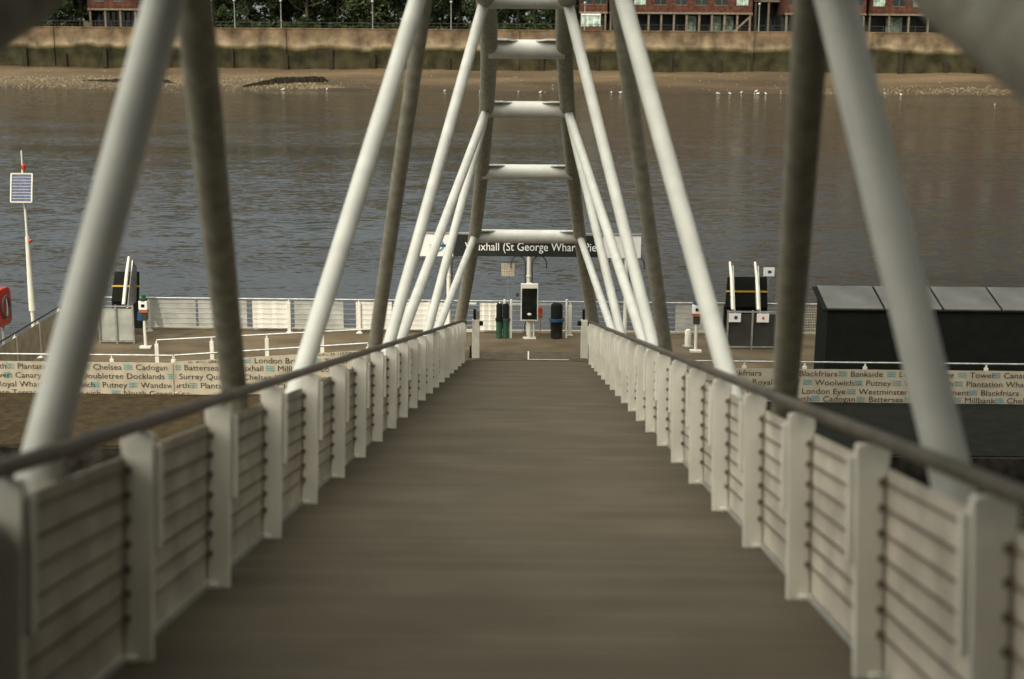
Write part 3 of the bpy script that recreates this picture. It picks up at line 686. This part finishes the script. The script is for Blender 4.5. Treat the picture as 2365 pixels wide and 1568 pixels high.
# ------------------------------------------------------------------ far bank
# shingle
st = MB(); rnd = random.Random(3)
def stone(x, y, r):
    z = shore_h(x, y); a = rnd.random()*6.28
    vs = []
    for k in range(5):
        t = a+k*1.2566; vs.append((x+r*math.cos(t)*rnd.uniform(.8, 1.4), y+r*math.sin(t), z-r*.2))
    vs.append((x+rnd.uniform(-.3, .3)*r, y, z+r*rnd.uniform(.4, .9)))
    st.add(vs, [(0, 1, 5), (1, 2, 5), (2, 3, 5), (3, 4, 5), (4, 0, 5)])
for _ in range(6500):
    x = rnd.uniform(-95, -28); k = min(1, (-28-x)/16); y = 211+rnd.gauss(0, 2.2)*k+rnd.uniform(-1.2, 8)*k
    stone(x, y, rnd.uniform(.04, .20)*(1 if rnd.random() < .9 else 1.6))
for _ in range(1700):
    x = rnd.uniform(42, 80); y = 209.5+rnd.gauss(0, 1.1)+rnd.uniform(0, 7)*rnd.random(); stone(x, y, rnd.uniform(.04, .18))
for _ in range(900):
    x = rnd.uniform(-110, 110); y = rnd.uniform(209, 229); stone(x, y, rnd.uniform(.05, .22))
tag(st.build('shingle', 'stone'), 'pale stones strewn along the far water edge', 'shingle', kind='stuff')
# old timber ledge
rl = random.Random(9); hk = 1
for (xa, ya), (xb_, yb_), hh in (((560, 210.5), (757, 215.5), .95), ((190, 213), (400, 212), .45)):
    n = 60; tb = MB()
    for k in range(n):
        def onshore(t):
            Y = ya+(yb_-ya)*t; return Vector((PY(xa+(xb_-xa)*t, 195, Y).x, Y, 0))
        p = onshore(k/n); q = onshore((k+1.05)/n)
        hk = .75*hk+.25*rl.uniform(.5, 1.2); h_ = hh*hk*min(1, (n-k)/6)*min(1, .3+k/30)
        y0 = p.y+rl.uniform(-.12, .12); g0 = shore_h(p.x, y0); tb.box(p.x, q.x, y0, y0+rl.uniform(1.2, 2.4), g0-.6, g0+h_)
    tag(tb.build('timber_ledge', 'timber'), 'dark low timber ledge lying at the right end of the left shingle bar' if hh > .5 else 'thin dark timber ledge half buried in the left part of the shingle bar', 'timber')
# gulls
def make_gull():
    t = thing('gull', (0, 0, 0), 'white gull standing on the mud', 'gull', 'gulls along the far water edge')
    MB().tube([(-.30, 0, .20), (-.15, 0, .24), (.05, 0, .26), (.16, 0, .32), (.20, 0, .42)], [.02, .08, .10, .06, .045], 8).ball((.22, 0, .45), .055, 8, 6).tube([(.06, .03, .0), (.04, .03, .2)], .01, 4).tube([(.06, -.03, .0), (.04, -.03, .2)], .01, 4).build('body', 'gull', t)
    MB().tube([(.26, 0, .45), (.34, 0, .43)], [.016, .004], 5).build('beak', 'beak', t)
    return t
gl = make_gull(); first = True
for xd, yd in ((1105, 214), (1135, 216), (1196, 217), (1248, 212), (1416, 216), (1432, 212), (1448, 216), (1501, 213), (1667, 219), (1674, 221), (1690, 216), (1723, 217), (1742, 216), (1751, 214), (1762, 219), (1780, 219), (1822, 220), (1870, 219), (2060, 219), (2085, 218), (1980, 218), (1022, 212), (620, 215), (727, 215)):
    o = gl if first else copy_tree(gl); first = False
    p = PZ(xd, yd, .25); y = max(p.y, 206.5)+rnd.uniform(-1.5, 2.5); o.location = (p.x, y, max(0, shore_h(p.x, y))); o.rotation_euler = (0, 0, rnd.uniform(0, 6.28)); s = rnd.uniform(.65, .9); o.scale = (s, s, s)
o = copy_tree(gl); p = PZ(2297, 243, 0.0); o.location = (p.x, p.y, -.1); o['label'] = 'single white gull floating on the river at the far right'; del o['group']
gs = sorted([g for g in C.objects if g.name.startswith('gull') and g.get('group')], key=lambda g: g.location.x/g.location.y)
ORD = 'first second third fourth fifth sixth seventh eighth ninth tenth eleventh twelfth thirteenth fourteenth fifteenth sixteenth seventeenth eighteenth nineteenth twentieth twenty-first twenty-second twenty-third twenty-fourth'.split()
for k, g in enumerate(gs): g['label'] = 'small white gull, '+ORD[k]+' from the left along the far water edge'
bpy.context.view_layer.update()

# far rail along the wall top
t = thing('promenade_railing', (0, 230.9, FZ), 'low dark railing along the top of the far river wall', 'railing')
MB().bar((-120, 0, 1.05), (120, 0, 1.05), .06, .06).bar((-120, 0, .55), (120, 0, .55), .03, .03).build('rail', 'dark', t)
pm = MB()
for i in range(97): MB().bar((-120+i*2.5, 0, 0), (-120+i*2.5, 0, 1.05), .06, .06, up=(0, 1, 0)).build('post', 'dark', t) if abs(-120+i*2.5) < 95 else None
# globe lamps
base = None
for i, xd in enumerate((490, 543, 650, 861, 1042, 1350, 1752)):
    p = PY(xd, 66, 233.5)
    if base is None:
        base = thing('street_lamp', (0, 0, 0), '', 'street lamp', 'globe lamps on the far promenade')
        MB().tube([(0, 0, 0), (0, 0, .5), (0, 0, 4.45)], [.12, .08, .05], 8).build('pole', 'steel', base); MB().ball((0, 0, 4.5), .20).build('globe', 'lampglobe', base); o = base
    else: o = copy_tree(base)
    o.location = (p.x, 233.5, FZ-.1)
    o['label'] = ['globe lamp nearest the left brick building', 'globe lamp second from the left brick building', 'globe lamp before the dark trees, well left of the gangway truss', 'globe lamp before the trees between the truss tubes at left', 'globe lamp just left of the narrow top of the truss', 'globe lamp before the lit bay window', 'globe lamp before the recessed dark bay of the right building'][i]

# buildings
def far_building(x0, x1, Y, label, h=13, gap=2.9, cols=9, brace=False, depth=12, lit=()):
    t = thing('brick_building', (x0, Y, FZ-.1), label, 'building', 'brick apartment blocks on the far bank')
    W = x1-x0
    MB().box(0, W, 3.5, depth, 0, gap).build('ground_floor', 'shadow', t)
    wl = MB().box(0, W, 0, depth, gap, h).build('wall', 'brick', t)
    MB().box(-.3, W+.3, -.3, depth+.3, h, h+.35).build('roof', 'roof', t)
    MB().box(-.05, W+.05, -.08, .0, gap, gap+.3).build('floor_edge', 'column', t)
    for i in range(cols):
        x = .3+(W-.6)*i/(cols-1); MB().bar((x, .3, 0), (x, .3, gap), .3, .3, up=(0, 1, 0)).build('column', 'column', t)
    if brace: MB().bar((W+.1, .4, gap), (W-3.0, .4, 0), .3, .3).build('brace', 'column', t)
    nb = max(2, int(W/3.2))
    for f in range(int((h-gap-1.4)/3)):
        for i in range(nb):
            x = W*(i+.5)/nb; z = gap+1.5+f*3
            wn = MB().box(x-.95, x+.95, -.03, .0, z, z+1.7).build('window', 'glass' if rnd.random() < .7 else 'curtain', t)
            MB().box(x-1.03, x+1.03, -.06, -.032, z-.1, z-.01).box(x-.03, x+.03, -.05, -.032, z, z+1.7).build('window_frame', 'column', wn)
    for i in range(cols-1):
        x = .3+(W-.6)*(i+.5)/(cols-1); ww = (W-.6)/(cols-1)*.42
        MB().box(x-ww, x+ww, 3.45, 3.5, .1, gap-.3).build('glazing', 'curtain' if i in lit else 'glass', t)
    return t
def fx(xd, Y): return PY(xd, 60, Y).x
far_building(fx(205, 243), fx(352, 243), 243, 'red brick block at the far left behind the river wall', cols=5)
far_building(fx(1338, 240), fx(1402, 240), 240, 'narrow brick block with bright bay window on the far bank', cols=3, lit=(0, 1), gap=2.9)
far_building(fx(1406, 241), fx(1736, 241), 241, 'long brick block on thin columns with a slanted brace', cols=12, brace=True, lit=(6, 8, 9))
far_building(fx(1740, 246), fx(1808, 246), 246, 'recessed dark brick block between two larger blocks', cols=3, gap=5)
far_building(fx(1812, 240), fx(1998, 240), 240, 'brick block with projecting corner pier at the right', cols=6, lit=(2,))
far_building(fx(2004, 243), fx(2420, 243), 243, 'wide brick block at the far right edge', cols=10, lit=(1, 4))
# white window surround of the lit bay
p = PY(1365, 34, 239.5)
t = thing('bay_window', (p.x, 239.5, FZ-.1), 'small bay window with white lintel and lit curtains', 'bay window')
MB().box(-1.6, 1.6, -.2, .3, 2.6, 2.85).build('lintel', 'signwhite', t)
for k in (-1, 0, 1): MB().box(-.45+k*1.0, .45+k*1.0, -.05, .0, .9, 2.5).build('pane', 'curtain', t)
f = MB()
for k in (-1.5, -.5, .5, 1.5): f.box(k-.05, k+.05, -.1, .0, .8, 2.6)
f.build('frame', 'signwhite', t); MB().box(-1.6, 1.6, -.15, .2, 0, .8).build('sill_wall', 'brickdark', t)

# trees
def make_tree(seed, h, rad, leafm, n):
    r = random.Random(seed)
    t = thing('tree', (0, 0, 0), '', 'tree', 'trees on the far promenade')
    tr = MB(); tr.tube([(0, 0, 0), (.1, 0, h*.25), (-.1, .1, h*.5), (0, 0, h*.85)], [.28, .22, .15, .04], 8)
    tips = []
    for k in range(9):
        z = h*(.2+.07*k); a = k*2.4; L = rad*r.uniform(.6, .95)
        e = (L*math.cos(a), L*math.sin(a), z+L*.5); tr.tube([(0, 0, z), (e[0]*.5, e[1]*.5, z+L*.15), e], [.10, .06, .02], 5); tips.append(e)
    tr.build('trunk', 'bark', t)
    c = MB(); cl = []
    for k in range(34):
        a = r.uniform(0, 6.28); z = h*r.uniform(.03, .98); rr = rad*math.sin(math.pi*min(.95, max(.12, z/h*.85+.12)))*r.uniform(.3, .95)
        cl.append((rr*math.cos(a), rr*math.sin(a), z, r.uniform(.8, 1.7)))
    for _ in range(n):
        x, y, z, s = r.choice(cl); v = Vector((r.gauss(0, 1), r.gauss(0, 1), r.gauss(0, .8))).normalized()*s*r.uniform(.5, 1.05)
        p = Vector((x, y, max(.6, z)))+v; q = .24*r.uniform(.7, 1.5)
        u = Vector((r.gauss(0, 1), r.gauss(0, 1), r.gauss(0, 1))).normalized(); w_ = u.orthogonal().normalized()
        c.cur = 1 if r.random() < .3 else 0
        c.add([p-u*q, p+w_*q*.6, p+u*q, p-w_*q*.6], [(0, 1, 2, 3)])
    c.build('crown', leafm, t)
    return t
protos = [make_tree(1, 11, 4.6, ['leafA', 'leafB'], 5200), make_tree(2, 13, 5.2, ['leafA', 'leafB'], 6000), make_tree(5, 9, 4.2, ['leafB', 'leafA'], 4200)]
tx = [(60, 243), (130, 241), (190, 246), (360, 244), (430, 241), (500, 246), (570, 240), (640, 244), (710, 240), (780, 245), (850, 241), (920, 244), (990, 240), (1060, 243), (1130, 240), (1195, 245), (1262, 241), (1322, 246)]
tx2 = [(-40+i*85, 258+(i%3)*3) for i in range(17)]
names = ['at the far left end of the promenade', 'second from the far left end', 'just left of the left brick block', 'beside the left brick block', 'second from the left brick block', 'behind the second promenade lamp', 'with low boughs just right of the nearest left strut', 'behind the third promenade lamp', 'over the low pale hedge', 'midway between the third and fourth lamps', 'behind the fourth promenade lamp', 'seen between the left truss tubes', 'left of the narrow truss top', 'behind the fifth promenade lamp', 'framed by the left top chord', 'framed in the middle of the truss top', 'framed by the right top chord', 'beside the lit bay window']
used = set()
for i, (xd, Y) in enumerate(tx):
    k = (1, 0, 1, 0, 1, 2, 1, 0, 1, 0, 2, 1, 0, 1, 0, 1, 0, 1)[i]
    o = protos[k] if k not in used else copy_tree(protos[k]); used.add(k)
    o.location = (fx(xd, Y), Y, FZ-.1); o.rotation_euler = (0, 0, i*1.3); s = 1+.12*math.sin(i*2.7); o.scale = (s, s, s)
    o['label'] = 'dark leafy tree '+names[i]
for i, (xd, Y) in enumerate(tx2):
    o = copy_tree(protos[i % 2]); o.location = (fx(xd, Y), Y, FZ-.1); o.rotation_euler = (0, 0, i*2.1); o.scale = (1.35, 1.35, 1.3)
    o['label'] = 'tall dark tree of the rear row, '+ORD[i]+' from the left'; o['group'] = 'rear row of trees on the far bank'
# hedges
def hedge(x0, x1, Y, h, label, seed):
    r = random.Random(seed); t = MB()
    for _ in range(int((x1-x0)*190)):
        x = r.uniform(x0, x1); y = Y+r.uniform(-.9, .9); z = FZ-.1+h*r.random()**.6*(.75+.35*math.sin(x*1.3)); q = r.uniform(.09, .2)
        u = Vector((r.gauss(0, 1), r.gauss(0, 1), r.gauss(0, 1))).normalized(); w_ = u.orthogonal().normalized(); p = Vector((x, y, z))
        t.cur = 0 if r.random() < .7 else 1
        t.add([p-u*q, p+w_*q*.7, p+u*q, p-w_*q*.7], [(0, 1, 2, 3)])
    t.add([(x0+.2, Y, FZ-.1), (x1-.2, Y, FZ-.1), (x1-.2, Y, FZ-.1+h*.5), (x0+.2, Y, FZ-.1+h*.5)], [(0, 1, 2, 3)])
    o = t.build('hedge', ['leafB', 'leafA']); tag(o, label, 'hedge', 'hedges on the far promenade')
hedge(fx(520, 236), fx(625, 236), 236, 1.5, 'low hedge at the foot of the trees, left of the third lamp', 1)
hedge(fx(640, 236), fx(740, 236), 236, 1.9, 'brighter rounded hedge just right of the third lamp', 2)
hedge(fx(760, 237), fx(930, 237), 237, 1.1, 'thin dark hedge around the fourth lamp', 3)
hedge(fx(1150, 236), fx(1335, 236), 236, 1.2, 'low hedge seen through the top of the truss', 4)
